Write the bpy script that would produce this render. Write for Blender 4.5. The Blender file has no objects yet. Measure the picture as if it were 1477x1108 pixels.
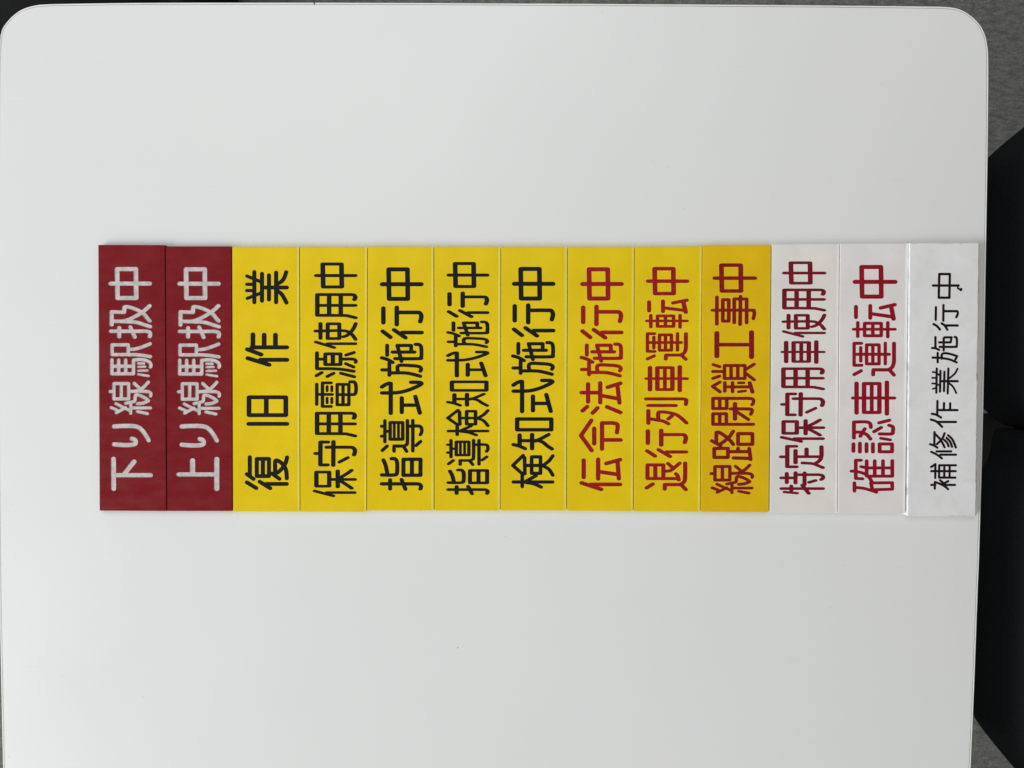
import bpy, bmesh, math, random
from mathutils import Vector, Matrix, geometry

random.seed(7)
sc = bpy.context.scene
COL = sc.collection
R = math.radians

# ------------------------------------------------------------------ camera
TABLE_Z = 0.72                       # height of the table top
CAM_H = 0.47                         # the phone is held this far above it
LENS = 27.2
W0, H0 = 1477.0, 1108.0              # the photograph's own pixel grid
cam_d = bpy.data.cameras.new('camera')
cam_d.lens = LENS
cam_d.sensor_width = 36.0
cam_d.clip_start = 0.01
cam_d.clip_end = 50
cam = bpy.data.objects.new('camera', cam_d)
COL.objects.link(cam)
cam.location = (0.0, 0.0, TABLE_Z + CAM_H)
cam.rotation_euler = (R(-1.2), R(0.8), 0)
sc.camera = cam
CAM_M = Matrix.Translation(cam.location) @ cam.rotation_euler.to_matrix().to_4x4()
FPX = LENS / 36.0 * W0

def at(px, py, z=TABLE_Z):
    """the point of the level z that the photograph shows at this pixel"""
    d = Vector(((px - W0 / 2) / FPX, -(py - H0 / 2) / FPX, -1.0))
    d = CAM_M.to_3x3() @ d
    o = CAM_M.translation
    t = (z - o.z) / d.z
    return o + d * t

# ------------------------------------------------------------------ world and lamps
world = bpy.data.worlds.new('World')
sc.world = world
world.use_nodes = True
wn = world.node_tree
bg = wn.nodes['Background']
bg.inputs[0].default_value = (0.975, 0.98, 0.97, 1)
bg.inputs[1].default_value = 0.29

def area(name, loc, target, sx, sy, energy, col):
    l = bpy.data.lights.new(name, 'AREA')
    l.shape = 'RECTANGLE'
    l.size, l.size_y, l.energy, l.color = sx, sy, energy, col
    o = bpy.data.objects.new(name, l)
    COL.objects.link(o)
    o.location = loc
    o.rotation_euler = (Vector(target) - Vector(loc)).to_track_quat('-Z', 'Y').to_euler()
    return o
area('window_light', (-2.7, -1.15, 2.15), (0, 0, TABLE_Z), 2.4, 1.7, 84, (0.965, 0.995, 1.0))
area('fill_light', (-0.35, 1.35, 2.7), (0, 0, TABLE_Z), 1.3, 1.3, 12, (0.97, 0.99, 1.0))  # added fill, no visible fixture; lifts the far right of the table

sc.view_settings.view_transform = 'Standard'
sc.view_settings.look = 'None'
sc.view_settings.exposure = 0.24
sc.view_settings.gamma = 1

# ------------------------------------------------------------------ helpers
def tag(o, label=None, cat=None, group=None, kind=None):
    if label: o['label'] = label
    if cat: o['category'] = cat
    if group: o['group'] = group
    if kind: o['kind'] = kind
    return o

def empty(name, loc=(0, 0, 0)):
    o = bpy.data.objects.new(name, None)
    o.empty_display_size = 0.02
    COL.objects.link(o)
    o.location = loc
    return o

def link_mesh(name, verts, faces, mats, parent=None, loc=None, midx=None, smooth=False):
    me = bpy.data.meshes.new(name)
    me.from_pydata([tuple(v) for v in verts], [], faces)
    for m in (mats if isinstance(mats, (list, tuple)) else [mats]):
        me.materials.append(m)
    if midx:
        me.polygons.foreach_set('material_index', midx)
    if smooth:
        me.polygons.foreach_set('use_smooth', [True] * len(me.polygons))
    me.update()
    o = bpy.data.objects.new(name, me)
    COL.objects.link(o)
    if parent: o.parent = parent
    if loc is not None: o.location = loc
    return o

def bm_obj(name, bm, mat, parent=None, smooth=True, loc=None):
    bmesh.ops.recalc_face_normals(bm, faces=bm.faces)
    me = bpy.data.meshes.new(name)
    bm.to_mesh(me); bm.free()
    me.materials.append(mat)
    if smooth:
        me.polygons.foreach_set('use_smooth', [True] * len(me.polygons))
    o = bpy.data.objects.new(name, me)
    COL.objects.link(o)
    if parent: o.parent = parent
    if loc is not None: o.location = loc
    return o

# ------------------------------------------------------------------ materials
class NT:
    def __init__(s, name, rough=0.5, spec=0.5):
        s.m = bpy.data.materials.new(name); s.m.use_nodes = True
        s.t = s.m.node_tree; s.n = s.t.nodes; s.l = s.t.links
        s.b = s.n['Principled BSDF']
        s.b.inputs['Roughness'].default_value = rough
        s.b.inputs['Specular IOR Level'].default_value = spec
        s.tc = s.n.new('ShaderNodeTexCoord')
    def noise(s, scale, detail=4, rough=0.55, stretch=None, dist=0.0):
        n = s.n.new('ShaderNodeTexNoise')
        n.inputs['Scale'].default_value = scale
        n.inputs['Detail'].default_value = detail
        n.inputs['Roughness'].default_value = rough
        n.inputs['Distortion'].default_value = dist
        if stretch:
            mp = s.n.new('ShaderNodeMapping'); mp.inputs['Scale'].default_value = stretch
            s.l.new(s.tc.outputs['Object'], mp.inputs[0]); s.l.new(mp.outputs[0], n.inputs['Vector'])
        else:
            s.l.new(s.tc.outputs['Object'], n.inputs['Vector'])
        return n.outputs['Fac']
    def voro(s, scale):
        n = s.n.new('ShaderNodeTexVoronoi'); n.inputs['Scale'].default_value = scale
        s.l.new(s.tc.outputs['Object'], n.inputs['Vector'])
        return n
    def ramp(s, fac, stops):
        r = s.n.new('ShaderNodeValToRGB')
        e = r.color_ramp.elements
        e[0].position, e[0].color = stops[0][0], (*stops[0][1], 1)
        e[1].position, e[1].color = stops[-1][0], (*stops[-1][1], 1)
        for p, c in stops[1:-1]:
            x = e.new(p); x.color = (*c, 1)
        s.l.new(fac, r.inputs[0])
        return r.outputs[0]
    def mix(s, fac, a, b, mode='MIX'):
        m = s.n.new('ShaderNodeMix'); m.data_type = 'RGBA'; m.blend_type = mode
        for val, key in ((fac, 0), (a, 6), (b, 7)):
            if hasattr(val, 'links'): s.l.new(val, m.inputs[key])
            elif isinstance(val, (int, float)): m.inputs[key].default_value = val
            else: m.inputs[key].default_value = (*val, 1)
        return m.outputs[2]
    def color(s, c):
        if hasattr(c, 'links'): s.l.new(c, s.b.inputs['Base Color'])
        else: s.b.inputs['Base Color'].default_value = (*c, 1)
        return s
    def rough(s, r): s.l.new(r, s.b.inputs['Roughness']); return s
    def bump(s, h, strength=0.2, dist=0.0002):
        b = s.n.new('ShaderNodeBump'); b.inputs['Strength'].default_value = strength
        b.inputs['Distance'].default_value = dist
        s.l.new(h, b.inputs['Height']); s.l.new(b.outputs[0], s.b.inputs['Normal'])
        return s

def bw(v): return (v, v, v)

def mat_table():
    s = NT('white_laminate', 0.33, 0.4)
    base = s.ramp(s.noise(5, 5), [(0.3, (0.775, 0.785, 0.775)), (0.7, (0.80, 0.80, 0.79))])
    # sparse specks of dirt and small scuffs
    v = s.voro(34)
    dots = s.ramp(v.outputs['Distance'], [(0.018, bw(1)), (0.03, bw(0))])
    pick = s.ramp(s.noise(19, 1), [(0.585, bw(0)), (0.63, bw(1))])
    k = s.mix(1.0, dots, pick, 'MULTIPLY')
    c = s.mix(k, base, (0.40, 0.39, 0.36))
    v2 = s.voro(90)
    dots2 = s.ramp(v2.outputs['Distance'], [(0.03, bw(0.35)), (0.06, bw(0))])
    pick2 = s.ramp(s.noise(31, 1), [(0.58, bw(0)), (0.66, bw(1))])
    c = s.mix(s.mix(1.0, dots2, pick2, 'MULTIPLY'), c, (0.5, 0.49, 0.46))
    scuff = s.ramp(s.noise(26, 3, 0.6, (1, 14, 1)), [(0.70, bw(0)), (0.76, bw(0.16))])
    c = s.mix(scuff, c, (0.6, 0.6, 0.58))
    s.color(c)
    s.rough(s.ramp(s.noise(14, 6), [(0.3, bw(0.29)), (0.7, bw(0.40))]))
    s.bump(s.noise(900, 2), 0.12, 0.0001)
    return s.m

def mat_plastic(name, col, edge=False, wear=0.3, stain=None, rough=0.27):
    s = NT(name, rough, 0.20)
    hi = tuple(min(1, c * 1.06 + 0.004) for c in col)
    lo = tuple(c * 0.94 for c in col)
    c = s.ramp(s.noise(38, 4), [(0.3, lo), (0.7, hi)])
    if stain:
        f = s.ramp(s.noise(95, 6, 0.62, None, 0.6), [(0.50, bw(0)), (0.74, bw(stain[1]))])
        c = s.mix(f, c, stain[0])
    if wear:
        sp = s.voro(260)
        d = s.ramp(sp.outputs['Distance'], [(0.05, bw(wear)), (0.09, bw(0))])
        p = s.ramp(s.noise(70, 1), [(0.62, bw(0)), (0.66, bw(1))])
        c = s.mix(s.mix(1.0, d, p, 'MULTIPLY'), c, tuple(x * 0.45 for x in col))
    s.color(c)
    s.rough(s.ramp(s.noise(60, 5, 0.6, (1, 3, 1)), [(0.35, bw(rough * 0.8)), (0.7, bw(rough * 1.6))]))
    s.bump(s.noise(420, 3), 0.10, 0.0001)
    s.b.inputs['Subsurface Weight'].default_value = 0.0
    return s.m

def mat_paint(name, col, rough=0.5):
    s = NT(name, rough, 0.12)
    s.color(s.ramp(s.noise(300, 3), [(0.35, tuple(c * 0.82 for c in col)), (0.7, tuple(min(1, c * 1.12) for c in col))]))
    s.bump(s.noise(1500, 2), 0.2, 0.0001)
    return s.m

def mat_carpet():
    s = NT('grey_carpet', 0.95, 0.1)
    a = s.ramp(s.noise(170, 4, 0.75, (1, 1.7, 1)), [(0.28, (0.155, 0.157, 0.142)), (0.5, (0.21, 0.213, 0.194)), (0.72, (0.285, 0.287, 0.263))])
    b = s.ramp(s.noise(60, 3, 0.6, (1, 2.6, 1)), [(0.35, bw(0.62)), (0.65, bw(1.0))])
    c = s.mix(1.0, a, b, 'MULTIPLY')
    s.color(c)
    s.bump(s.noise(330, 3, 0.7), 0.8, 0.004)
    return s.m

def mat_cloth(name, col, scale=900):
    s = NT(name, 0.9, 0.15)
    s.color(s.ramp(s.noise(scale, 3), [(0.3, tuple(c * 0.75 for c in col)), (0.7, tuple(c * 1.25 for c in col))]))
    s.bump(s.noise(scale, 2), 0.4, 0.0005)
    return s.m

M = {}
M['table'] = mat_table()
M['band'] = mat_plastic('edge_band_plastic', (0.86, 0.86, 0.84), wear=0.0, rough=0.38)
M['gap'] = mat_plastic('dark_seam', (0.16, 0.155, 0.145), wear=0.0, rough=0.8)
M['carpet'] = mat_carpet()
M['metal'] = mat_plastic('grey_powder_coat', (0.32, 0.32, 0.33), wear=0.0, rough=0.45)
M['red'] = mat_plastic('dark_red_acrylic', (0.195, 0.0065, 0.0110), stain=((0.20, 0.022, 0.027), 0.32), wear=0.35)
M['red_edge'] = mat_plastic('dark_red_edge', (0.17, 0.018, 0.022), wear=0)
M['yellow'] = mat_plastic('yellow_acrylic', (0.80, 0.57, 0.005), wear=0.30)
M['yellow_edge'] = mat_plastic('yellow_edge_glow', (0.92, 0.78, 0.12), wear=0, rough=0.5)  # paler colour stands in for light glowing through the acrylic edge
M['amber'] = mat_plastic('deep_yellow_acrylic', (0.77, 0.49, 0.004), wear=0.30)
M['amber_edge'] = mat_plastic('deep_yellow_edge_glow', (0.86, 0.60, 0.03), wear=0, rough=0.5)
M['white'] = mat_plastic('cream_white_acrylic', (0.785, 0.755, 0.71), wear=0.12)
M['white_edge'] = mat_plastic('white_edge_glow', (0.97, 0.96, 0.94), wear=0, rough=0.5)  # near white, so the painted edge glow stands out from the face
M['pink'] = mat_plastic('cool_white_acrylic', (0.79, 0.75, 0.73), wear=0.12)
M['pink_edge'] = mat_plastic('white_edge_glow_cool', (0.97, 0.95, 0.94), wear=0, rough=0.5)
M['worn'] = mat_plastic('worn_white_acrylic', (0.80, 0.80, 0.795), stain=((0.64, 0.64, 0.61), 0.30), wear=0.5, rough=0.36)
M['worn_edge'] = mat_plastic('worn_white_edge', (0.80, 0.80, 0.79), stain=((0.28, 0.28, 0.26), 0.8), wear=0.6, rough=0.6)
M['p_white'] = mat_paint('white_fill_paint', (0.60, 0.55, 0.54))
M['p_black'] = mat_paint('black_fill_paint', (0.010, 0.010, 0.009))
M['p_red'] = mat_paint('red_fill_paint', (0.34, 0.0105, 0.0145))
M['p_brown'] = mat_paint('brown_red_fill_paint', (0.25, 0.0105, 0.0115))
M['p_maroon'] = mat_paint('maroon_fill_paint', (0.31, 0.007, 0.020))
M['p_wine'] = mat_paint('wine_red_fill_paint', (0.20, 0.008, 0.019))
M['p_dark'] = mat_paint('worn_dark_fill_paint', (0.020, 0.008, 0.012))

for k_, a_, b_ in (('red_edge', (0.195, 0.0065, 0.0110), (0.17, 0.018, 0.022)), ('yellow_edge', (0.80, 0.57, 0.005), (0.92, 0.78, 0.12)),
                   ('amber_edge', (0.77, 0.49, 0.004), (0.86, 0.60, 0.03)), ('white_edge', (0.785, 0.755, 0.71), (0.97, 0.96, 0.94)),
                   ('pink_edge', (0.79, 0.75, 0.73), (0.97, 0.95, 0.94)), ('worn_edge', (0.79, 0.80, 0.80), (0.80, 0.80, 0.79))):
    M[k_ + '_soft'] = mat_plastic(M[k_].name + '_inner', tuple((p * .5 + q_ * .5) for p, q_ in zip(a_, b_)), wear=0, rough=0.4)  # halfway step from face to edge colour, softens the painted glow

# ------------------------------------------------------------------ floor
def floor():
    o = link_mesh('floor', [(-4, -4, 0), (4, -4, 0), (4, 4, 0), (-4, 4, 0)], [(0, 1, 2, 3)], M['carpet'])
    tag(o, kind='structure')
floor()

# ------------------------------------------------------------------ table
OUT = [(63,5.3),(100,4.3),(200,3.0),(330,2.7),(453,2.7),(600,3.1),(760,3.9),(900,4.6),(1030,5.4),(1157,6.3),(1250,7.2),(1330,8.1),(1365,8.9),
       (1384,12),(1399.5,20.5),(1412.5,32.5),(1421.3,47.7),(1425.5,65),(1427,88),(1426.8,150),(1426,225),(1424.5,310),(1423,400),(1420.6,540),
       (1418.4,640),(1413.8,800),(1411.8,850),(1407,980),(1401.5,1108),(1396,1230),(1389,1380),(1383,1405),(1370,1424),(1350,1438),(1320,1444),(1280,1445),
       (700,1446),(110,1446),(70,1441),(42,1428),(24,1408),(15,1380),(8,1250),(3.2,1108),(0.6,990),(-2,850),(-4.5,600),(-4.8,300),(-4.2,180),(-3.7,120),(-3.0,85),(-2.0,65),(-0.6,52),
       (1.6,42.5),(5.2,35.8),(10.4,29.3),(17,22.5),(27,14.8),(38,9.8),(50,6.8)]

def catmull(pts, n, closed=False):
    res = []
    m = len(pts)
    segs = m if closed else m - 1
    for i in range(segs):
        g = (lambda k: pts[k % m]) if closed else (lambda k: pts[max(0, min(m - 1, k))])
        p0, p1, p2, p3 = g(i - 1), g(i), g(i + 1), g(i + 2)
        for j in range(n):
            t = j / n
            res.append(tuple(0.5 * (2 * b + (c - a) * t + (2 * a - 5 * b + 4 * c - d) * t * t + (3 * b - a - 3 * c + d) * t ** 3)
                             for a, b, c, d in zip(p0, p1, p2, p3)))
    if not closed: res.append(tuple(pts[-1]))
    return res

def offset_ring(ring, d):
    n = len(ring); out = []
    for i in range(n):
        a, b, c = Vector(ring[i - 1]), Vector(ring[i]), Vector(ring[(i + 1) % n])
        t = (c - a).normalized()
        nrm = Vector((t.y, -t.x))          # outwards for a clockwise ring is the other way
        out.append(tuple(b + nrm * d))
    return out

def loft(rings, closed_cap_top=True, closed_cap_bottom=False):
    """rings: list of lists of 3d points with equal length"""
    v, f = [], []
    n = len(rings[0])
    for r in rings: v += list(r)
    for k in range(len(rings) - 1):
        for i in range(n):
            j = (i + 1) % n
            f.append((k * n + i, k * n + j, (k + 1) * n + j, (k + 1) * n + i))
    if closed_cap_top: f.append(tuple(range((len(rings) - 1) * n, len(rings) * n)))
    if closed_cap_bottom: f.append(tuple(reversed(range(n))))
    return v, f

def table():
    root = empty('table', (0.0, -0.1, 0))
    tag(root, 'white laminate table with rounded corners and a thin edge band, carrying the row of plates', 'table')
    ring = [tuple(at(x, y, TABLE_Z).xy) for x, y in catmull(OUT, 3, True)]
    # image clockwise -> world clockwise; the inside lies to the right of travel
    T = 0.025
    MM = 0.001
    base = Vector((0, 0.1, 0))
    def lift(r, z): return [Vector((p[0], p[1], z)) + base for p in r]
    ins = lambda d: offset_ring(ring, d * MM)       # d mm inwards
    # top slab
    v, f = loft([lift(ins(1.52), TABLE_Z - T), lift(ins(1.52), TABLE_Z - 0.0003), lift(ins(1.72), TABLE_Z)])
    o = link_mesh('laminate_top', v, f, M['table'], root)
    # edge band with rounded nose
    prof = [(1.20, -T), (0.5, -T), (0.0, -T + 0.001), (0.0, -0.0016), (0.12, -0.0009), (0.35, -0.0004), (0.62, -0.0002), (1.00, -0.00022), (1.20, -0.0005)]
    v, f = loft([lift(ins(d), TABLE_Z + z) for d, z in prof], False)
    n = len(ring); k = len(prof) - 1
    for i in range(n):
        j = (i + 1) % n
        f.append((k * n + i, k * n + j, j, i))
    link_mesh('edge_band', v, f, M['band'], root, smooth=True)
    # what one sees at the bottom of the seam
    v, f = loft([lift(ins(1.18), TABLE_Z - T + 0.001), lift(ins(1.18), TABLE_Z - 0.0007), lift(ins(1.54), TABLE_Z - 0.0007), lift(ins(1.54), TABLE_Z - T + 0.001)], False)
    link_mesh('seam_glue', v, f, M['gap'], root)
    # joint of the edge band on the far side
    p = at(453, 4.2, TABLE_Z)
    bm = bmesh.new(); bmesh.ops.create_cube(bm, size=1, matrix=Matrix.Translation(p - root.location - Vector((0, 0, 0.00012))) @ Matrix.Diagonal((0.0005, 0.0016, 0.0003, 1)))
    bm_obj('band_joint', bm, M['p_black'], root, False)
    # legs and stretchers
    xs = [p[0] for p in ring]; ys = [p[1] for p in ring]
    x0, x1, y0, y1 = min(xs) + .05, max(xs) - .05, min(ys) + .06, max(ys) - .06
    for x in (x0, x1):
        for y in (y0, y1):
            bm = bmesh.new()
            bmesh.ops.create_cone(bm, cap_ends=True, segments=20, radius1=0.012, radius2=0.017, depth=TABLE_Z - T - 0.004,
                                  matrix=Matrix.Translation((x, y + 0.1, (TABLE_Z - T) / 2)))
            bm_obj('leg', bm, M['metal'], root)
table()

# ------------------------------------------------------------------ engraved characters
# Each character is a set of router strokes, noted on the grid of an enlarged
# detail of the photograph: detail -> (left, top, enlargement).
E1, E2, E3 = 1477 / 160, 1477 / 320, 1477 / 96
IMG = {'R1': (140,375,E1), 'R2': (140,490,E1), 'R3': (140,600,E1), 'R4': (340,375,E1), 'R5': (370,480,E1), 'R6': (340,600,E1),
       'R7': (400,560,E1), 'R8': (400,375,E1), 'S1': (540,375,E1), 'S2': (540,480,E1), 'S3': (540,600,E1), 'S4': (640,530,E1),
       'S5': (730,600,E1), 'S6': (730,500,E1), 'S7': (900,420,E1), 'S8': (900,520,E1), 'T1': (900,610,E1), 'T2': (980,500,E1),
       'T3': (980,375,E1), 'T4': (1110,375,E1), 'T5': (1110,490,E1), 'T6': (1110,600,E1), 'T7': (1190,590,E1), 'T8': (1190,375,E1),
       'A': (120,330,E2), 'B': (120,540,E2), 'C': (420,330,E2), 'F': (720,540,E2), 'G': (1000,330,E2), 'H': (1000,540,E2),
       'U1': (1320,385,E3), 'U2': (1320,440,E3), 'U3': (1320,500,E3), 'U4': (1320,560,E3), 'U5': (1320,620,E3), 'U6': (1320,655,E3)}
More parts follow.
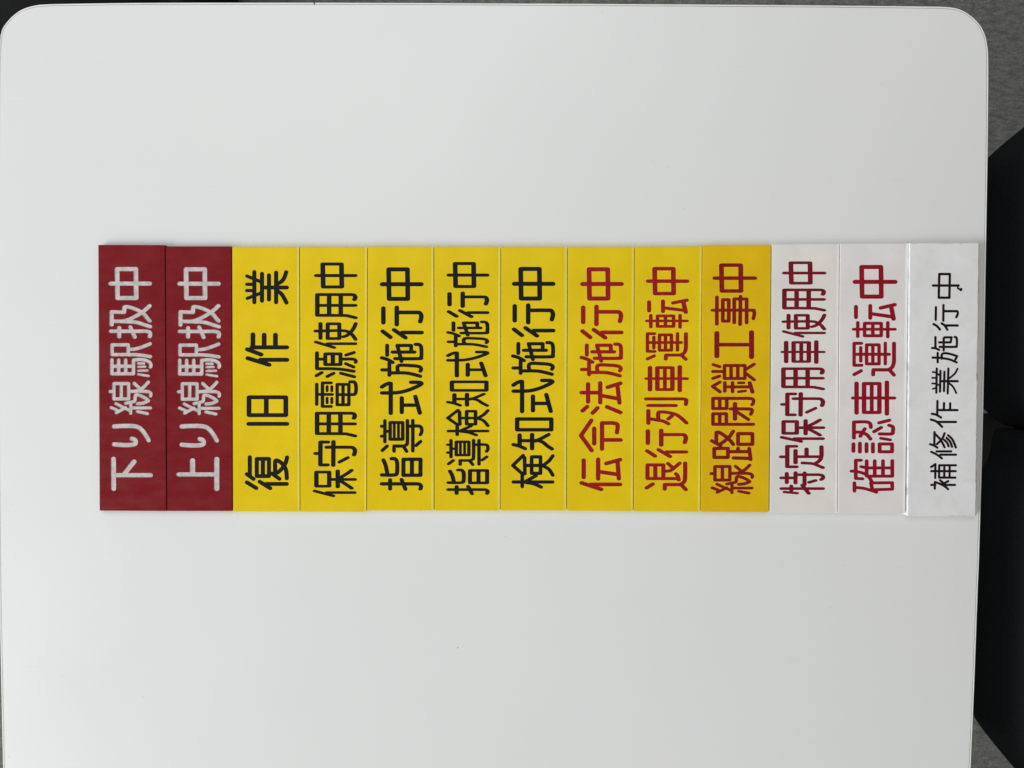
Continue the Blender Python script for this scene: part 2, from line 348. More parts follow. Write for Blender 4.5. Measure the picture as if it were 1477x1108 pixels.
# glyph: (pen half-widths x,y in photo px, strokes).  "~" = curve, "@ID" = detail, "*a,b" = other pen for the next strokes
GLY = {
'naka': ((3.3,2.85), "@R1 264,122 514,122 519,508 271,508 264,122 | 178,316 698,316"),
'atsukau': ((2.95,2.45), "@R1 ~182,950 560,950 640,950 692,960 706,990 698,1022 | 293,902 293,1024 | 440,894 500,1028 | 192,864 192,692 358,698 362,628 | ~362,628 400,624 480,645 560,680 622,722 665,775 698,812 | ~205,817 330,817 420,795 520,745 610,690 698,612 | ~210,817 400,822 520,832 620,862 704,888"),
'eki': ((2.5,2.35), "@R2 198,200 198,70 412,70 412,200 | ~198,200 450,200 560,205 708,226 | ~430,130 520,122 620,90 705,55 | 195,270 195,455 482,455 482,272 | 285,272 285,455 | 378,272 378,455 | 195,355 482,355 | ~482,272 560,266 640,275 700,305 714,345 708,364 | *1.9,1.7 | 545,318 622,318 | 548,363 637,360 | 548,415 668,411 | 545,462 682,484"),
'sen': ((2.4,2.3), "@R2 222,586 418,586 418,790 222,790 222,586 | 320,586 320,790 | 172,692 215,692 | ~440,690 620,688 690,698 714,722 710,750 | 492,582 575,660 | ~680,565 630,620 570,668 500,690 | ~503,800 510,742 560,742 640,780 680,812 | ~680,815 610,845 535,853 | *2.3,2.15 | 184,906 262,938 | 248,852 350,905 440,948 | 252,974 330,932 375,905 | 376,850 495,822 505,800 | 445,838 445,980 | 450,910 710,910 | 535,958 668,986"),
'ri': ((3.0,3.0), "@R3 ~224,142 330,135 500,138 580,175 640,250 684,324 | ~224,380 340,388 440,388 500,375 515,350 500,318 458,305"),
'shita': ((3.4,2.9), "@R3 217,572 219,972 | 240,790 710,790 | 352,785 492,608"),
'ue': ((3.6,2.9), "@B 888,564 888,764 | 727,573 727,665 | 636,667 888,667"),
'gyou': ((2.9,2.7), "@R4 248,160 248,565 | 350,184 350,545 | 443,204 443,528 | 538,168 538,565 | 350,368 682,368 | *2.5,2.3 | 150,215 330,290 | 148,325 245,325 | 148,408 245,408 | 155,512 340,440 | *2.9,2.7 | ~672,162 652,225 618,280 560,318 | ~550,410 610,455 650,520 676,570"),
'saku': ((3.3,2.8), "@A 1130,704 1130,790 | 1122,790 1356,790 | 1205,706 1205,790 | 1280,706 1280,790 | 1093,803 1185,838 | 1096,862 1238,906 | 1180,873 1357,873"),
'kyuu': ((3.3,2.7), "@B 1102,330 1357,330 | 1104,153 1349,153 1349,272 1104,272 1104,153 | 1219,153 1219,272"),
'fuku': ((2.9,2.7), "@R6 188,550 188,790 | 148,775 238,840 | 148,884 274,962 | 281,572 443,572 443,802 281,802 281,572 | 362,572 362,802 | ~525,748 525,620 540,592 590,612 640,662 672,730 680,832 | ~684,552 665,625 625,690 575,742 540,762 | 485,768 582,838 | 318,875 460,964 | 400,906 680,906"),
'you': ((3.2,2.05), "@R8 533,738 533,462 980,462 | ~960,462 1018,466 1038,495 1027,530 | ~533,738 880,740 960,750 1042,770 | 690,462 690,738 | 845,462 845,738 | 533,606 1038,606"),
'shi': ((2.9,2.0), "@R8 575,847 575,1045 | ~508,947 860,942 950,962 1000,1000 1042,1058 | 671,851 826,851 826,1047 671,1047 671,851 | ~1044,847 1020,905 975,965 930,1005 878,1023 | *2.6,1.9 | 512,1093 760,1168 | 663,1116 1042,1116"),
'gen': ((2.8,2.1), "@R5 805,268 805,480 | ~805,480 1000,480 1150,490 1296,514 | 820,352 900,352 | 916,282 1118,282 1118,424 916,424 916,282 | *3.1,2.1 | 1016,282 1016,424 | *2.6,2.1 | ~1140,352 1280,352 1320,370 1320,394 | 1192,298 1298,264 | 1188,413 1294,457 | 797,573 870,531 | 942,583 1028,540 | 1122,540 1303,587"),
'den': ((2.45,1.95), "@R5 802,684 802,956 | 802,822 1010,822 | 995,668 878,668 878,982 995,982 | *2.1,1.9 | 940,717 940,775 | 1003,717 1003,775 | 940,872 940,934 | 1003,872 1003,934 | *2.4,2.0 | 1074,688 1230,688 1230,960 1074,960 1074,688 | 1152,688 1152,960 | 1074,825 1300,825 | *2.6,2.1 | ~1245,655 1300,657 1323,700 1323,790 1300,820 1240,825"),
'shu': ((3.1,2.15), "@R7 508,870 560,870 | 675,718 575,718 573,1022 670,1022 | 748,712 745,1028 | ~655,787 950,787 1010,795 1035,835 1022,888 | *2.6,2.1 | 825,985 940,925"),
'ho': ((3.1,1.95), "@T6 187,75 363,75 363,232 187,232 187,75 | 395,157 715,157 | 480,62 480,240 | ~670,55 610,90 530,130 | ~530,180 600,215 670,255 | *2.7,1.9 | 162,285 422,340 | 330,303 713,303"),
'kou': ((3.15,2.6), "@S1 120,642 120,836 | 298,632 298,862 | ~325,700 560,700 608,708 626,755 611,822 | 110,950 215,1030 | 262,932 415,1036 | 370,967 630,967"),
'hodokosu': ((2.75,2.3), "@S2 170,168 170,300 | ~98,334 170,355 245,396 | 200,400 200,566 | 103,495 200,495 | ~210,535 400,535 500,550 612,580 | ~316,530 318,440 480,438 590,450 624,480 612,512 | 240,258 536,258 | 490,258 490,170 305,170 330,258 362,382 | ~275,345 590,345 624,320 624,200 600,160 548,155"),
'shiki': ((3.05,2.45), "@S2 218,674 218,1073 | ~100,722 150,690 200,672 | ~102,802 200,802 330,795 450,765 560,720 626,682 600,662 488,660 | 365,868 365,1062 | 395,965 560,965 | 545,848 605,1070"),
'dou': ((2.45,2.1), "@S3 140,62 140,346 | 95,138 140,138 | 95,270 140,270 | 140,205 200,205 | 210,88 378,88 378,312 210,312 210,88 | *2.0,2.0 | 265,88 265,312 | 321,88 321,312 | *2.5,2.3 | ~440,62 440,340 424,385 385,403 | 400,402 262,402 262,470 | 385,402 430,472 | 512,62 512,466 | 440,137 512,137 | ~512,135 600,137 628,165 630,215 612,250 | 555,395 616,340 | 106,460 170,402"),
'yubi': ((2.9,2.4), "@S3 ~98,905 400,905 540,905 600,910 622,940 612,972 | 210,852 210,972 | 362,848 414,976 | ~100,786 270,786 302,750 302,620 275,572 228,570 | ~120,587 150,660 175,780 | 387,578 614,578 614,790 387,790 387,578 | 500,578 500,790"),
'chi': ((3.1,2.45), "@S5 147,42 602,42 602,185 147,185 147,42 | 180,255 180,395 | 346,248 346,436 | *2.8,2.3 | ~95,382 170,400 255,436 | 205,330 390,330 | ~390,335 470,300 568,247 | ~400,325 480,345 550,400 612,440"),
'ken': ((2.6,2.3), "@S5 97,880 620,880 | 215,790 215,942 | 265,870 400,795 | ~260,885 370,905 468,948 | 226,527 90,660 222,776 | 246,555 250,770 | 340,545 458,545 458,765 340,765 340,545 | 260,660 450,660 | ~500,655 570,600 622,532 | ~500,670 570,710 622,790"),
'hou': ((3.0,2.6), "@F 592,64 592,184 | 673,58 673,188 | 548,122 673,122 | 688,143 790,162 | 722,86 808,60 | 787,70 801,190 | 555,243 586,215 | 622,258 655,224 | 718,217 808,254"),
'rei': ((3.0,2.6), "@F 614,307 545,408 616,507 | 633,360 633,462 | 685,497 685,324 760,324 | ~750,324 783,330 789,350 784,388 | 700,437 809,437"),
'tsutau': ((3.0,2.6), "@F 563,572 563,686 | 659,566 659,696 | 548,723 680,766 | 610,733 806,733 | 713,594 806,568 | 788,578 797,695 | 675,650 785,666"),
'ten': ((2.8,2.1), "@S7 335,143 335,264 | 520,132 520,272 | *2.8,2.2 | 654,158 838,121 | 545,225 800,256 | *3.2,2.4 | 792,150 822,280 | *2.5,1.9 | 358,322 358,478 | 747,322 747,482 | 447,330 662,330 662,470 447,470 447,330 | 553,330 553,470 | *2.3,1.75 | 302,397 842,397"),
'un': ((2.4,1.95), "@S7 408,567 313,567 313,803 412,803 | 398,612 398,758 | 473,583 633,583 633,788 473,788 473,583 | 553,583 553,788 | 340,685 765,685 | 713,565 713,788 | *2.8,2.1 | ~825,567 825,720 822,775 800,825 750,852 | 760,852 560,852 557,905 | 770,855 824,908 | *2.3,2.1 | 312,903 404,862"),
'kuruma': ((3.15,2.0), "@S8 347,92 347,394 | 743,82 743,404 | 445,96 645,96 645,388 445,388 445,96 | *2.7,2.0 | 545,96 545,388 | *2.6,1.85 | 297,242 842,242"),
'retsu': ((2.95,2.15), "@S8 295,512 790,512 | ~780,512 828,524 824,586 | 322,600 690,600 | 325,668 325,838 | 350,778 430,790 | ~458,790 458,700 485,686 560,690 680,715 760,765 832,832 | ~440,795 530,810 592,843 | 592,778 640,737"),
'tai': ((2.9,2.15), "@T1 313,742 313,560 525,560 525,742 | 418,560 418,742 | 313,742 715,742 | ~692,678 715,705 730,760 | ~560,645 620,635 680,590 742,537 | 587,542 640,590 | *3.0,2.3 | ~815,537 815,700 802,785 745,822 | 750,822 545,822 542,882 | 765,825 824,888 | 302,866 384,815"),
'koto': ((2.6,2.1), "@T3 500,496 498,855 | ~440,670 940,670 985,676 998,715 984,782 | 578,530 657,530 657,815 578,815 578,530 | 730,836 730,520 895,520 895,838 | 814,486 808,860"),
'kou_craft': ((3.5,2.5), "@G 157,693 157,850 | 388,688 388,856 | 157,772 388,772"),
'kusari': ((2.35,2.1), "@T2 450,240 538,268 | 444,332 580,332 | 446,424 535,394 | 600,252 872,252 872,425 600,425 600,252 | *2.5,2.1 | 688,252 688,425 | 777,252 777,425 | 890,300 995,235 | 890,362 995,442 | 540,472 442,530 542,603 | 605,480 605,595 | 708,480 708,603 | 605,537 930,537 | *2.1,1.8 | 787,483 858,483 | 787,602 880,590 | *2.9,2.2 | 935,482 973,606"),
'tojiru': ((2.5,2.15), "@T2 447,690 630,690 630,825 447,825 447,690 | 537,690 537,825 | ~447,690 800,690 930,690 982,704 985,745 967,775 | 447,895 625,895 625,1035 447,1035 447,895 | 537,895 537,1035 | 447,1035 984,1035 | *3.1,2.3 | 740,760 740,966 | *2.6,2.2 | ~680,830 900,830 962,840 966,870 950,900 | 770,872 920,972"),
'michi': ((2.7,2.3), "@T1 1230,130 1230,275 | ~1230,130 1262,126 1330,165 1400,220 1456,288 | ~1455,112 1400,190 1330,250 1270,290 | 1170,240 1285,302 | 1202,340 1385,340 1385,460 1202,460 1202,340 | @H 298,395 394,395 394,466 298,466 298,395 | 246,515 375,515 | 298,492 298,515 | 268,557 375,560 | 372,494 382,567"),
'sada': ((3.1,1.95), "@T6 153,545 210,545 | 355,405 236,405 236,678 360,678 | 346,460 346,626 | 370,543 680,543 | 493,440 493,535 | ~691,410 690,540 660,600 610,632 | *2.7,1.95 | ~437,627 570,635 640,660 712,690"),
'toku': ((2.7,1.9), "@T6 157,968 714,968 | 290,932 290,1000 | *2.2,1.7 | 195,1013 372,1029 | *3.0,1.9 | 436,922 522,1032 | *2.9,1.9 | 230,765 230,890 | 157,825 345,825 | 346,755 346,895 | 466,757 466,918 | ~346,783 560,783 650,783 704,795 712,828 687,848 | 527,885 612,860"),
'nin': ((2.75,2.2), "@T7 ~385,174 545,172 600,195 610,246 | 385,174 385,386 | ~400,308 490,313 560,345 606,400 | 530,264 470,362 | ~728,332 885,332 904,300 904,240 852,217 | 652,303 748,247 | 720,185 858,150 | 379,465 378,563 | 465,457 465,573 | 553,465 553,568 | 638,465 638,573 | 727,466 893,466 893,570 727,570 727,466 | *2.3,2.0 | 742,390 870,412"),
'kaku': ((2.65,2.1), "@T7 480,683 410,683 410,925 500,930 | 352,828 410,828 | 480,768 556,785 | 555,690 555,890 | 662,690 662,890 | 772,690 772,890 | 896,688 896,895 | 556,785 896,785 | 556,895 896,895 | ~420,832 520,860 590,915 625,975 | 392,985 392,1093 | ~410,1045 520,1058 600,1080 685,1108 | 612,985 895,982 895,1068 650,1075 | 612,985 632,1082"),
'naka2': ((1.74,1.74), "@U1 536,160 770,160 760,685 524,685 536,160 | 395,415 965,415 | *1.2,1.4 | 942,425 948,478 1005,500 | *1.8,2.0 | 1010,512 1022,498"),
'kou2': ((1.68,1.74), "@U2 461,50 456,328 | 628,2 625,348 | ~650,138 880,138 938,144 944,200 913,272 | ~408,425 480,465 550,545 | ~588,408 660,460 714,548 | 670,455 945,455"),
'hodokosu2': ((1.68,1.62), "@U2 450,712 450,945 | ~377,955 450,960 532,998 | 535,830 785,830 | 633,1010 635,735 660,718 808,718 787,828 | ~545,930 880,930 922,905 925,760 905,715 875,712 | @U3 500,142 500,348 | 388,245 600,250 | ~590,256 760,285 922,350 | ~590,270 590,185 625,152 700,150 800,170 932,213 | 932,213 893,285"),
'gyou2': ((1.62,1.68), "@U3 480,490 470,1022 | 562,540 552,1000 | 650,560 640,988 | 738,490 722,1040 | 560,768 945,768 | *1.25,1.3 | ~388,565 450,575 545,640 | 378,695 470,695 | ~378,820 450,825 560,870 | 392,940 470,915 | *1.4,1.4 | ~940,492 880,600 750,710 | ~745,810 840,890 912,1032"),
'saku2': ((1.68,1.68), "@U4 495,287 489,600 | 500,487 940,487 | 642,332 638,480 | 778,337 775,480 | ~372,568 470,590 575,653 | ~350,697 470,740 598,858 | 490,750 905,750"),
'osameru': ((1.68,1.62), "@U5 ~332,320 420,350 493,398 | 430,52 425,335 | ~432,82 540,190 600,280 653,388 | ~653,77 600,200 482,320 | ~645,225 710,290 743,368 | ~697,182 780,270 818,378 | ~730,122 830,220 902,392 | 478,480 800,480 | ~357,490 480,550 592,633 | 560,553 905,553"),
'oginau': ((1.62,1.62), "@U6 449,222 446,532 | 354,288 440,232 | 357,380 900,380 | 892,524 530,522 535,250 902,250 | 648,250 645,522 | 766,250 763,522 | 360,685 450,685 | 437,622 435,768 | ~440,622 560,665 650,712 732,780 | 555,582 620,642 | 735,602 640,650 | 660,686 885,686"),
}

def parse(name):
    pen, s = GLY[name]
    img = None; out = []
    for part in s.split('|'):
        toks = part.split()
        if toks[0].startswith('@'): img = IMG[toks[0][1:]]; toks = toks[1:]
        if not toks: continue
        if toks[0].startswith('*'):
            pen = tuple(float(a) for a in toks[0][1:].split(',')); toks = toks[1:]
            if not toks: continue
        curve = toks[0].startswith('~')
        toks[0] = toks[0].lstrip('~')
        pts = []
        for t in toks:
            a, b = t.split(',')
            pts.append((img[0] + float(a) / img[2], img[1] + float(b) / img[2]))
        if curve and len(pts) > 2: pts = catmull(pts, 4)
        out.append((pen, pts))
    return GLY[name][0], out

def ink_box(strokes):
    x0 = min(p[0] - pen[0] for pen, s in strokes for p in s); x1 = max(p[0] + pen[0] for pen, s in strokes for p in s)
    y0 = min(p[1] - pen[1] for pen, s in strokes for p in s); y1 = max(p[1] + pen[1] for pen, s in strokes for p in s)
    return x0, x1, y0, y1

def placed(name, box=None, penmul=(1, 1)):
    pen0, st = parse(name)
    if box is None:
        return [((p[0] * penmul[0], p[1] * penmul[1]), s) for p, s in st]
    a = ink_box(st)
    px, py = pen0
    qx, qy = px * penmul[0], py * penmul[1]
    # centre-line boxes
    sx = (box[1] - box[0] - 2 * qx) / (a[1] - a[0] - 2 * px)
    sy = (box[3] - box[2] - 2 * qy) / (a[3] - a[2] - 2 * py)
    return [((p[0] * penmul[0], p[1] * penmul[1]),
             [(box[0] + qx + (x - a[0] - px) * sx, box[2] + qy + (y - a[2] - py) * sy) for x, y in s]) for p, s in st]

def capsules(strokes):
    """every piece of stroke as a convex outline, in photo px"""
    res = []
    for (hx, hy), pts in strokes:
        for a, b in zip(pts[:-1], pts[1:]):
            ax, ay, bx, by = a[0] / hx, a[1] / hy, b[0] / hx, b[1] / hy
            d = Vector((bx - ax, by - ay))
            if d.length < 1e-6: continue
            th = math.atan2(d.y, d.x)
            poly = []
            N = 6
            ux, uy = hx * 1.07, hy * 1.07
            for k in range(N + 1):
                t = th + math.pi / 2 + math.pi * k / N
                poly.append((ax * hx + math.cos(t) * ux, ay * hy + math.sin(t) * uy))
            for k in range(N + 1):
                t = th - math.pi / 2 + math.pi * k / N
                poly.append((bx * hx + math.cos(t) * ux, by * hy + math.sin(t) * uy))
            res.append(poly)
    return res

SP = 'narrow plates in a row on the white table'
# plate: corners (top-left, top-right, bottom-right, bottom-left), materials, paint, characters, label
def q(x0, x1, u0, u1, yt0, yt1, yb0, yb1): return [(x0, yt0), (x1, yt1), (u1, yb1), (u0, yb0)]
PLATES = [
 (q(141,237.6,143,239.8,353.3,353.6,736.8,737.2), 'red', 'red_edge', 'p_white',
  [('naka',), ('atsukau',), ('eki',), ('sen',), ('ri',), ('shita',)], 0.3, 3.4,
  'dark red plate with pale engraved 下り線駅扱中 at the far left end of the row'),
 (q(238.2,333.4,240.4,334.8,355.4,355.4,737.2,737.2), 'red', 'red_edge', 'p_white',
  [('naka',(255.4,318.2,385.7,432.9)), ('atsukau',(256,318.7,438.8,489.2)), ('eki',(256.5,318.7,494,544.5)), ('sen',(254.8,318.7,549.1,599.6)), ('ri',(258.7,315.6,611.5,645.7)), ('ue',)], 0.3, 3.1,
  'dark red plate with pale engraved 上り線駅扱中 between another red plate and a yellow one'),
 (q(334.3,431.2,335.6,432.0,356.4,356.2,738.0,738.0), 'yellow', 'yellow_edge', 'p_black',
  [('gyou',), ('saku',), ('kyuu',), ('fuku',)], 1.7, 3.2,
  'yellow plate with four widely spaced black characters 復旧作業'),
 (q(431.9,529.2,432.6,528.0,355.9,356.3,738.2,738.4), 'yellow', 'yellow_edge', 'p_black',
  [('naka',(452.9,515.7,378.8,416.2),(1,.76)), ('you',), ('shi',), ('gen',), ('den',), ('you',(454.2,515.4,594.1,631.0)), ('shu',), ('ho',(451,515,676.5,717.3))], 1.7, 3.0,
  'yellow plate with tightly set black characters 保守用電源使用中'),
 (q(529.9,625.2,528.9,625.4,355.5,355.9,736.6,736.5), 'yellow', 'yellow_edge', 'p_black',
  [('naka',(547.9,611,385.8,434.1)), ('kou',), ('hodokosu',), ('shiki',), ('dou',), ('yubi',)], 1.9, 3.3,
  'yellow plate with black 指導式施行中, its large characters between two plates of smaller ones'),
 (q(625.9,721.8,626.2,720.9,355.7,355.9,736.7,736.7), 'yellow', 'yellow_edge', 'p_black',
  [('naka',(644.0,706,378.1,415.6),(1,.76)), ('kou',(644.2,706,420.6,458.9),(1,.78)), ('hodokosu',(643.6,706,462.6,502.2),(1,.8)), ('shiki',(643.2,706,505.9,544.5),(1,.8)),
   ('chi',(643.3,705.5,549,586.9),(1,.78)), ('ken',(643.3,706.3,589.9,629.5),(1,.8)), ('dou',(643.2,706.4,633.2,672.2),(1,.82)), ('yubi',(643.6,706.4,676,714.2),(1,.8))], 1.9, 3.1,
  'yellow plate with eight crowded black characters 指導検知式施行中'),
 (q(722.5,818.0,721.6,816.6,356.0,356.0,736.6,736.6), 'yellow', 'yellow_edge', 'p_black',
  [('naka',(738.4,801.2,385.2,433.6)), ('kou',(738.2,801.2,437.7,487.1)), ('hodokosu',(737,800.6,492,542.3)), ('shiki',(737.4,799.9,546.4,596.2)), ('chi',), ('ken',)], 1.9, 3.2,
  'yellow plate with black characters 検知式施行中, beside the first plate with red characters'),
 (q(818.7,914.6,817.4,912.8,356.0,356.1,736.9,737.6), 'yellow', 'yellow_edge', 'p_red',
  [('naka',(837,899.8,385.7,433.6)), ('kou',(837,899.4,439.8,489.9)), ('hodokosu',(835.9,898.7,494.2,544.5)), ('hou',), ('rei',), ('tsutau',)], 1.9, 3.1,
  'yellow plate with red 伝令法施行中, the leftmost of those with red writing on yellow'),
 (q(915.3,1012.4,913.7,1009.6,356.0,355.4,737.6,738.2), 'yellow', 'yellow_edge', 'p_red',
  [('naka',(931.7,994.3,385.2,426.0),(1,.85)), ('ten',), ('un',), ('kuruma',), ('retsu',), ('kou',(930.3,992.9,618.4,660.7),(1,.85)), ('tai',)], 1.9, 3.2,
  'yellow plate with red 退行列車運転中, left of the deeper yellow plate'),
 (q(1013.2,1112.0,1010.4,1108.8,354.2,353.6,738.2,739.0), 'amber', 'amber_edge', 'p_brown',
  [('naka',(1027.7,1092.1,380.1,422.3),(1,.85)), ('koto',), ('kou_craft',), ('kusari',), ('tojiru',), ('michi',), ('sen',(1023.4,1087.7,668.9,713.3),(1,.9))], 1.7, 3.5,
  'deeper yellow plate with brown-red characters 線路閉鎖工事中 next to the first white plate'),
 (q(1112.9,1210.6,1109.7,1207.6,352.2,351.6,739.5,739.9), 'white', 'white_edge', 'p_wine',
  [('naka',(1127.9,1192,377.2,410.5),(1,.68)), ('you',(1128.2,1191.8,416.4,449.5),(1,.92)), ('shi',(1127.1,1192,452.7,487.1),(1,.9)), ('kuruma',(1125.9,1190.9,490.9,524.9),(1,.85)),
   ('you',(1126.8,1190.2,530.1,563.1),(1,.92)), ('shu',(1125.2,1190.2,565.8,601),(1,.9)), ('ho',), ('sada',), ('toku',)], 2.3, 3.3,
  'cream white plate with nine crowded dark red characters 特定保守用車使用中'),
 (q(1211.4,1310.2,1208.4,1305.6,351.4,350.9,740.0,740.3), 'pink', 'pink_edge', 'p_maroon',
  [('naka',(1229.9,1294.5,382.4,430.8)), ('ten',(1228.7,1293.5,437.1,488.1),(1,1.12)), ('un',(1229.6,1292.4,492.9,543.4),(1,1.1)), ('kuruma',(1227.4,1292.8,549.1,599.6),(1,1.15)), ('nin',), ('kaku',)], 2.3, 3.4,
  'pale plate with bold dark red characters 確認車運転中, left of the worn white plate'),
 (q(1312.0,1413.6,1308.9,1408.9,350.6,350.2,744.2,744.8), 'worn', 'worn_edge', 'p_dark',
  [('naka2',), ('kou2',), ('hodokosu2',), ('gyou2',), ('saku2',), ('osameru',), ('oginau',)], 1.0, 4.3,
  'worn white plate with small thin dark characters 補修作業施行中, slightly longer than the rest'),
]
MM = 0.001

def plate(spec):
    quad, mat, edge, paint, chars, wr, thick, label = spec
    zt = TABLE_Z + 0.0001 + thick * MM
    P = [at(x, y, zt) for x, y in quad]                    # tl, tr, br, bl
    c = sum(P, Vector()) / 4
    org = Vector((c.x, c.y, TABLE_Z + 0.0001))
    root = empty('sign_plate', org)
    tag(root, label, 'sign plate', SP)
    L = [((p - org).xy * 1000) for p in P]                 # mm in plate space
    rough = mat == 'worn'
    # chamfers: left, top, right, bottom
    wl, wt, wb = (0.35, 0.5, 0.5) if rough else (0.15, 0.28, 0.28)
    dl, dr, dt = (0.5, 0.5, 0.3) if rough else (0.25, 0.17, 0.2)
    def inset(p, dx, dy): return Vector((p[0] + dx, p[1] + dy))
    tl, tr, br, bl = L
    if not rough: tl = tl + Vector((0.22, 0)); bl = bl + Vector((0.22, 0)); L = [tl, tr, br, bl]
    T = [inset(tl, wl, -wt), inset(tr, -wr, -wt), inset(br, -wr, wb), inset(bl, wl, wb)]
    # subdivide the outline when the edge is nicked
    def side(a, b, n, amp):
        out = []
        for k in range(n):
            p = a.lerp(b, k / n)
            if k and amp: p = p + Vector((random.uniform(-amp, amp), random.uniform(-amp, amp)))
            out.append(p)
        return out
    nseg = 46 if rough else 1
    amp = 0.22 if rough else 0.0
    top = []
    for i in range(4): top += side(T[i], T[(i + 1) % 4], nseg, amp)
    outer = []
    for i in range(4): outer += side(L[i], L[(i + 1) % 4], nseg, amp * 0.35)
    if rough:                                        # chipped spots along the far edge
        for k_, d_ in ((21, .5), (22, .8), (23, .4), (34, .7), (35, .9), (36, .8), (6, .4)):
            top[k_] = top[k_] - Vector((0, d_))
            outer[k_] = outer[k_] - Vector((0, d_ * .35))
    verts = list(top); faces = [list(range(len(top)))]; owner = [-1]
    for gi, ch in enumerate(chars):
        st = placed(ch[0], ch[1] if len(ch) > 1 else None, ch[2] if len(ch) > 2 else (1, 1))
        for poly in capsules(st):
            i0 = len(verts)
            pts = [((at(x, y, zt) - org).xy * 1000) for x, y in poly]
            verts += pts
            faces.append(list(range(i0, i0 + len(pts)))); owner.append(gi)
    def ccw(f):
        a = sum(verts[f[k - 1]].cross(verts[f[k]]) for k in range(len(f)))
        return f if a > 0 else f[::-1]
    faces = [ccw(f) for f in faces]
    vo, eo, fo, _, _, orig = geometry.delaunay_2d_cdt(verts, [], faces, 1, 1e-4)
    H = thick; DEP = 0.22
    plate_f = []; per = {}
    fo2 = []
    for f, og in zip(fo, orig):
        g = [owner[k] for k in og if owner[k] >= 0]
        # orientation up
        a, b, cc = vo[f[0]], vo[f[1]], vo[f[2]]
        if (b - a).cross(cc - a) < 0: f = list(reversed(f))
        if g: per.setdefault(g[0], []).append(f)
        elif og: plate_f.append(f)
    # plate body
    V = [(v.x, v.y, H) for v in vo]
    F = [tuple(f) for f in plate_f]; MI = [0] * len(F)
    n = len(top)
    b0 = len(V)
    V += [(p.x, p.y, H) for p in top]
    def dz(i):
        s = i // nseg
        return {0: dt, 1: dr, 2: dt, 3: dl}[s]
    for i, p in enumerate(outer):
        s = i // nseg
        d = max(dz(i), dz((i - 1) % n)) if i % nseg == 0 else dz(i)
        V.append((p.x, p.y, H - d))
    for p in outer: V.append((p.x, p.y, 0.0))
    mid = None
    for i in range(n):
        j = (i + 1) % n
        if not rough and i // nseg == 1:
            # rolled edge: three narrow facets, paler outwards to paint in the edge glow
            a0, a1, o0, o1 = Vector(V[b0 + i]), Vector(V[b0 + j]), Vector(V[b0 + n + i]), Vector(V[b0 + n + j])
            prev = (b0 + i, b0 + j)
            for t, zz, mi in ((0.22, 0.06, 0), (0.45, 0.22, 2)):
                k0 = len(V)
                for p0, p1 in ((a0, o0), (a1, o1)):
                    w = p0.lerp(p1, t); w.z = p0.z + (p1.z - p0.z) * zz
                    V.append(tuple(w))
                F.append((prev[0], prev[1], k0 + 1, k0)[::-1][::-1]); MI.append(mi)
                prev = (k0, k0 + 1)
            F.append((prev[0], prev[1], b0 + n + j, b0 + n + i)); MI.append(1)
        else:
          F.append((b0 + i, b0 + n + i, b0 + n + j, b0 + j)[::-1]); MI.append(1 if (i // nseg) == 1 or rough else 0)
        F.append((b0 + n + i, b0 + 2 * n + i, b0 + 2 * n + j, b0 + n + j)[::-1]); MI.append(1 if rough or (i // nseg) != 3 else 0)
    F.append(tuple(b0 + 2 * n + k for k in range(n))); MI.append(0)
    V = [(x * MM, y * MM, z * MM) for x, y, z in V]
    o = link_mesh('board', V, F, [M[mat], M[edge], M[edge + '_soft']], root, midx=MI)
    bm = bmesh.new(); bm.from_mesh(o.data)
    bmesh.ops.recalc_face_normals(bm, faces=[f for f in bm.faces if abs(f.normal.z) < 0.99])
    bmesh.ops.delete(bm, geom=[v for v in bm.verts if not v.link_faces], context='VERTS')
    bm.to_mesh(o.data); bm.free()
    # engraved characters: painted floor plus painted walls
    for gi, fl in per.items():
        idx = {}; GV = []; GF = []
        def vi(k, lvl):
            key = (k, lvl)
            if key not in idx:
                idx[key] = len(GV); GV.append((vo[k].x * MM, vo[k].y * MM, (H - (DEP if lvl else 0.0)) * MM))
            return idx[key]
        cnt = {}
        for f in fl:
            GF.append(tuple(vi(k, 1) for k in f))
            for a, b in zip(f, f[1:] + f[:1]):
                cnt[(a, b)] = cnt.get((a, b), 0) + 1
        for (a, b) in list(cnt):
            if (b, a) not in cnt:
                GF.append((vi(a, 1), vi(a, 0), vi(b, 0), vi(b, 1)))
        link_mesh('character', GV, GF, M[paint], root)
    return root
for sp in PLATES: plate(sp)

# ------------------------------------------------------------------ the person at the table's right edge
def skin_mesh(name, joints, edges, mat, parent, root_i=0, sub=2, loc=None):
    me = bpy.data.meshes.new(name + '_cage')
    me.from_pydata([j[0] for j in joints], edges, [])
    o = bpy.data.objects.new(name + '_cage', me)
    COL.objects.link(o)
    sk = o.modifiers.new('skin', 'SKIN'); sk.use_smooth_shade = True
    for i, j in enumerate(joints):
        sv = me.skin_vertices[0].data[i]
        sv.radius = j[1] if isinstance(j[1], tuple) else (j[1], j[1])
        sv.use_root = (i == root_i)
    ss = o.modifiers.new('sub', 'SUBSURF'); ss.levels = ss.render_levels = sub
    dg = bpy.context.evaluated_depsgraph_get()
    m2 = bpy.data.meshes.new_from_object(o.evaluated_get(dg))
    bpy.data.objects.remove(o)
    m2.name = name
    m2.materials.clear(); m2.materials.append(mat)
    m2.polygons.foreach_set('use_smooth', [True] * len(m2.polygons))
    r = bpy.data.objects.new(name, m2)
    COL.objects.link(r)
    if parent: r.parent = parent
    return r

def ball(bm, c, r, seg=20):
    bmesh.ops.create_uvsphere(bm, u_segments=seg, v_segments=seg // 2, radius=1.0,
                              matrix=Matrix.Translation(c) @ Matrix.Diagonal((r[0], r[1], r[2], 1)))

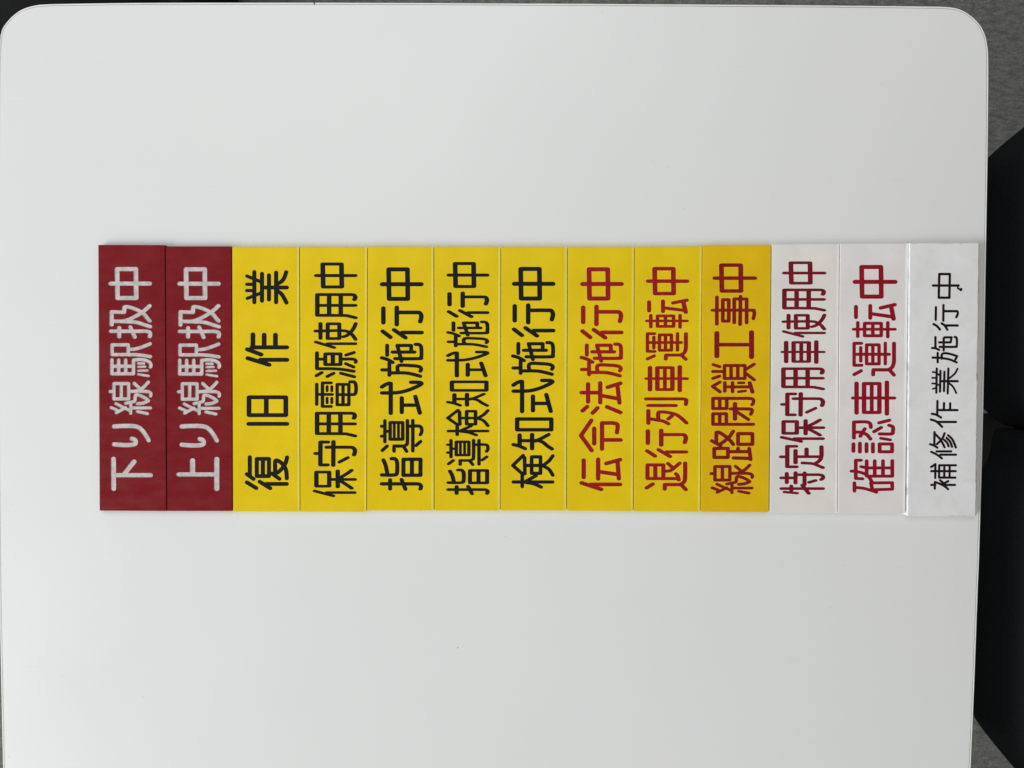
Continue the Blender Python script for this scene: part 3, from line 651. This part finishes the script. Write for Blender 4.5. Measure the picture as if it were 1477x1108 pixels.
def person():
    # faces -x, towards the table; origin on the floor between the feet
    root = empty('person', (0.44, -0.031, 0))
    tag(root, 'person in dark navy clothes standing close against the right edge of the white table', 'person')
    cloth = mat_cloth('dark_navy_cloth', (0.0105, 0.0125, 0.0145))
    grey = mat_cloth('charcoal_cloth', (0.055, 0.055, 0.054))
    skin = mat_plastic('skin', (0.55, 0.33, 0.24), wear=0, rough=0.5)
    hair = mat_cloth('black_hair', (0.012, 0.010, 0.009), 400)
    shoe = mat_plastic('black_leather', (0.015, 0.014, 0.014), wear=0, rough=0.35)
    J = []; E = []
    def j(p, r, frm=None):
        J.append((p, r))
        if frm is not None: E.append((frm, len(J) - 1))
        return len(J) - 1
    # body: pelvis, spine, neck, head, arms with hands and fingers, legs with feet
    pel = j((.045, 0, .93), (.075, .11)); wa = j((.01, 0, 1.10), (.085, .125), pel); ch = j((.015, 0, 1.30), (.10, .15), wa)
    nb = j((.02, 0, 1.44), (.06, .08), ch); nk = j((.005, 0, 1.50), .052, nb); hd = j((-.01, 0, 1.58), (.078, .070), nk); tp = j((0, 0, 1.67), (.080, .068), hd)
    for s in (-1, 1):
        hip = j((.045, s * .092, .84), .070, pel); kn = j((.02, s * .10, .48), .050, hip); an = j((.03, s * .10, .09), .038, kn)
        j((-.10, s * .115, .035), (.032, .04), an)
        sh = j((.02, s * .19, 1.39), .050, nb); el = j((.05, s * .245, 1.12), .038, sh); wr = j((.01, s * .255, .88), .025, el)
        pm = j((.0, s * .255, .81), (.018, .036), wr)
        for k, (dx, ln) in enumerate(((-.03, .068), (-.010, .078), (.010, .073), (.030, .058))):
            a = j((dx, s * .252, .765), .0085, pm); b = j((dx * 1.05 - .004, s * .245, .765 - ln * .5), .008, a); j((dx * 1.05 - .010, s * .232, .765 - ln), .007, b)
        t = j((-.045, s * .248, .82), .0095, pm); j((-.055, s * .240, .785), .0085, t)
    body = skin_mesh('body', J, E, skin, root)
    # face
    bm = bmesh.new(); ball(bm, (-.094, 0, 1.590), (.018, .013, .022)); bm_obj('nose', bm, skin, body)
    bm = bmesh.new(); ball(bm, (-.083, 0, 1.548), (.010, .024, .008)); bm_obj('mouth', bm, skin, body)
    for s in (-1, 1):
        bm = bmesh.new(); ball(bm, (0, s * .075, 1.60), (.020, .010, .032)); bm_obj('ear', bm, skin, body)
        bm = bmesh.new(); ball(bm, (-.082, s * .030, 1.612), (.010, .013, .009)); bm_obj('eye', bm, shoe, body)
    bm = bmesh.new(); ball(bm, (.016, 0, 1.655), (.094, .086, .088), 28)
    bm_obj('hair', bm, hair, root)
    # trousers
    J.clear(); E.clear()
    pel = j((.03, 0, .93), (.115, .15))
    for s in (-1, 1):
        h = j((.03, s * .098, .84), (.095, .088), pel); u = j((.0, s * .084, .655), (.105, .098), h); m = j((.01, s * .090, .50), (.088, .092), u); k = j((0, s * .103, .28), .080, m); j((.02, s * .104, .085), .078, k)
    skin_mesh('trousers', J, E, grey, root)
    # jacket with sleeves; its open front hangs in two rounded corners over the thighs
    J.clear(); E.clear()
    hem = j((.06, 0, .98), (.135, .190)); b = j((.045, 0, 1.10), (.13, .180), hem); c = j((.035, 0, 1.28), (.125, .185), b); n = j((.025, 0, 1.42), (.08, .12), c); j((.015, 0, 1.475), .066, n)
    for s in (-1, 1):
        sh = j((.03, s * .20, 1.40), .068, n); el = j((.07, s * .262, 1.12), .056, sh); j((.03, s * .268, .885), .042, el)
    skin_mesh('jacket', J, E, cloth, root)
    ring = [(1500,163),(1477,182),(1452,202),(1430,221),(1412,240),(1400,262),(1395,300),(1394,360),(1396,430),(1394,500),(1396,550),(1404,578),(1419,593),(1430,603),(1443,612),(1456,615),
            (1456,618),(1443,617.5),(1433,618.5),(1427,630),(1425,648),(1419,665),(1408,685),(1398,715),(1395,780),(1397,860),(1394,930),(1396,990),(1397,1012),(1403,1034),(1430,1070),(1461,1107),(1490,1138),
            (1540,1168),(1640,1180),(1760,1160),(1840,1100),(1880,960),(1892,800),(1894,630),(1892,460),(1880,300),(1840,190),(1760,130),(1640,112),(1550,128)]
    ring = [at(x, y, .655) for x, y in catmull(ring, 3, True)]
    cen = Vector((root.location.x + .06, root.location.y, 0))
    rings = []
    for z, sx, sy, dx in ((.655, .985, .985, .004), (.658, 1, 1, 0), (.70, 1.0, 1.0, .014), (.76, .97, .97, .030), (.85, .90, .92, .040), (.93, .78, .88, .040), (1.02, .66, .80, .040), (1.06, .5, .7, .04)):
        rings.append([Vector((cen.x + (p.x - cen.x) * sx + dx, cen.y + (p.y - cen.y) * sy, z)) - root.location for p in ring])
    v, f = loft(rings, True, True)
    bm = bmesh.new()
    vs = [bm.verts.new(p) for p in v]
    for g in f: bm.faces.new([vs[q_] for q_ in g])
    bm_obj('jacket_skirt', bm, cloth, root)
    for s in (-1, 1):
        bm = bmesh.new(); ball(bm, (-.06, s * .11, .045), (.145, .05, .045), 24)
        for v in bm.verts: v.co.z = max(v.co.z, .002)
        bm_obj('shoe', bm, shoe, root)
person()

# ------------------------------------------------------------------ bag on the floor past the far left corner
def bag():
    p = at(82, -101, 0.26)
    root = empty('bag', (p.x, p.y, 0))
    tag(root, 'black bag on the floor, just peeking out past the far left table corner', 'bag')
    cl = mat_cloth('black_nylon', (0.008, 0.008, 0.008))
    bm = bmesh.new()
    bmesh.ops.create_cube(bm, size=1, matrix=Matrix.Translation((0, 0, .13)) @ Matrix.Diagonal((.27, .19, .26, 1)))
    bmesh.ops.bevel(bm, geom=bm.edges[:], offset=.03, segments=5, affect='EDGES')
    for v in bm.verts:
        v.co.x += .006 * math.sin(v.co.z * 40 + v.co.y * 30); v.co.y += .006 * math.sin(v.co.z * 33 + v.co.x * 25)
    bm_obj('bag_body', bm, cl, root)
    for sy in (-.05, .05):
        pts = catmull([(-.05, sy, .25), (-.048, sy, .31), (0, sy * 1.2, .345), (.048, sy, .31), (.05, sy, .25)], 6)
        bm = bmesh.new(); rows = []
        for k, q_ in enumerate(pts):
            t = (Vector(pts[min(k + 1, len(pts) - 1)]) - Vector(pts[max(k - 1, 0)])).normalized()
            n1 = Vector((0, 1, 0)); n2 = t.cross(n1)
            rows.append([bm.verts.new(Vector(q_) + n1 * .010 * math.cos(a) + n2 * .003 * math.sin(a)) for a in [i * math.pi / 4 for i in range(8)]])
        for r0, r1 in zip(rows, rows[1:]):
            for i in range(8): bm.faces.new((r0[i], r0[(i + 1) % 8], r1[(i + 1) % 8], r1[i]))
        bm_obj('handle', bm, cl, root)
bag()
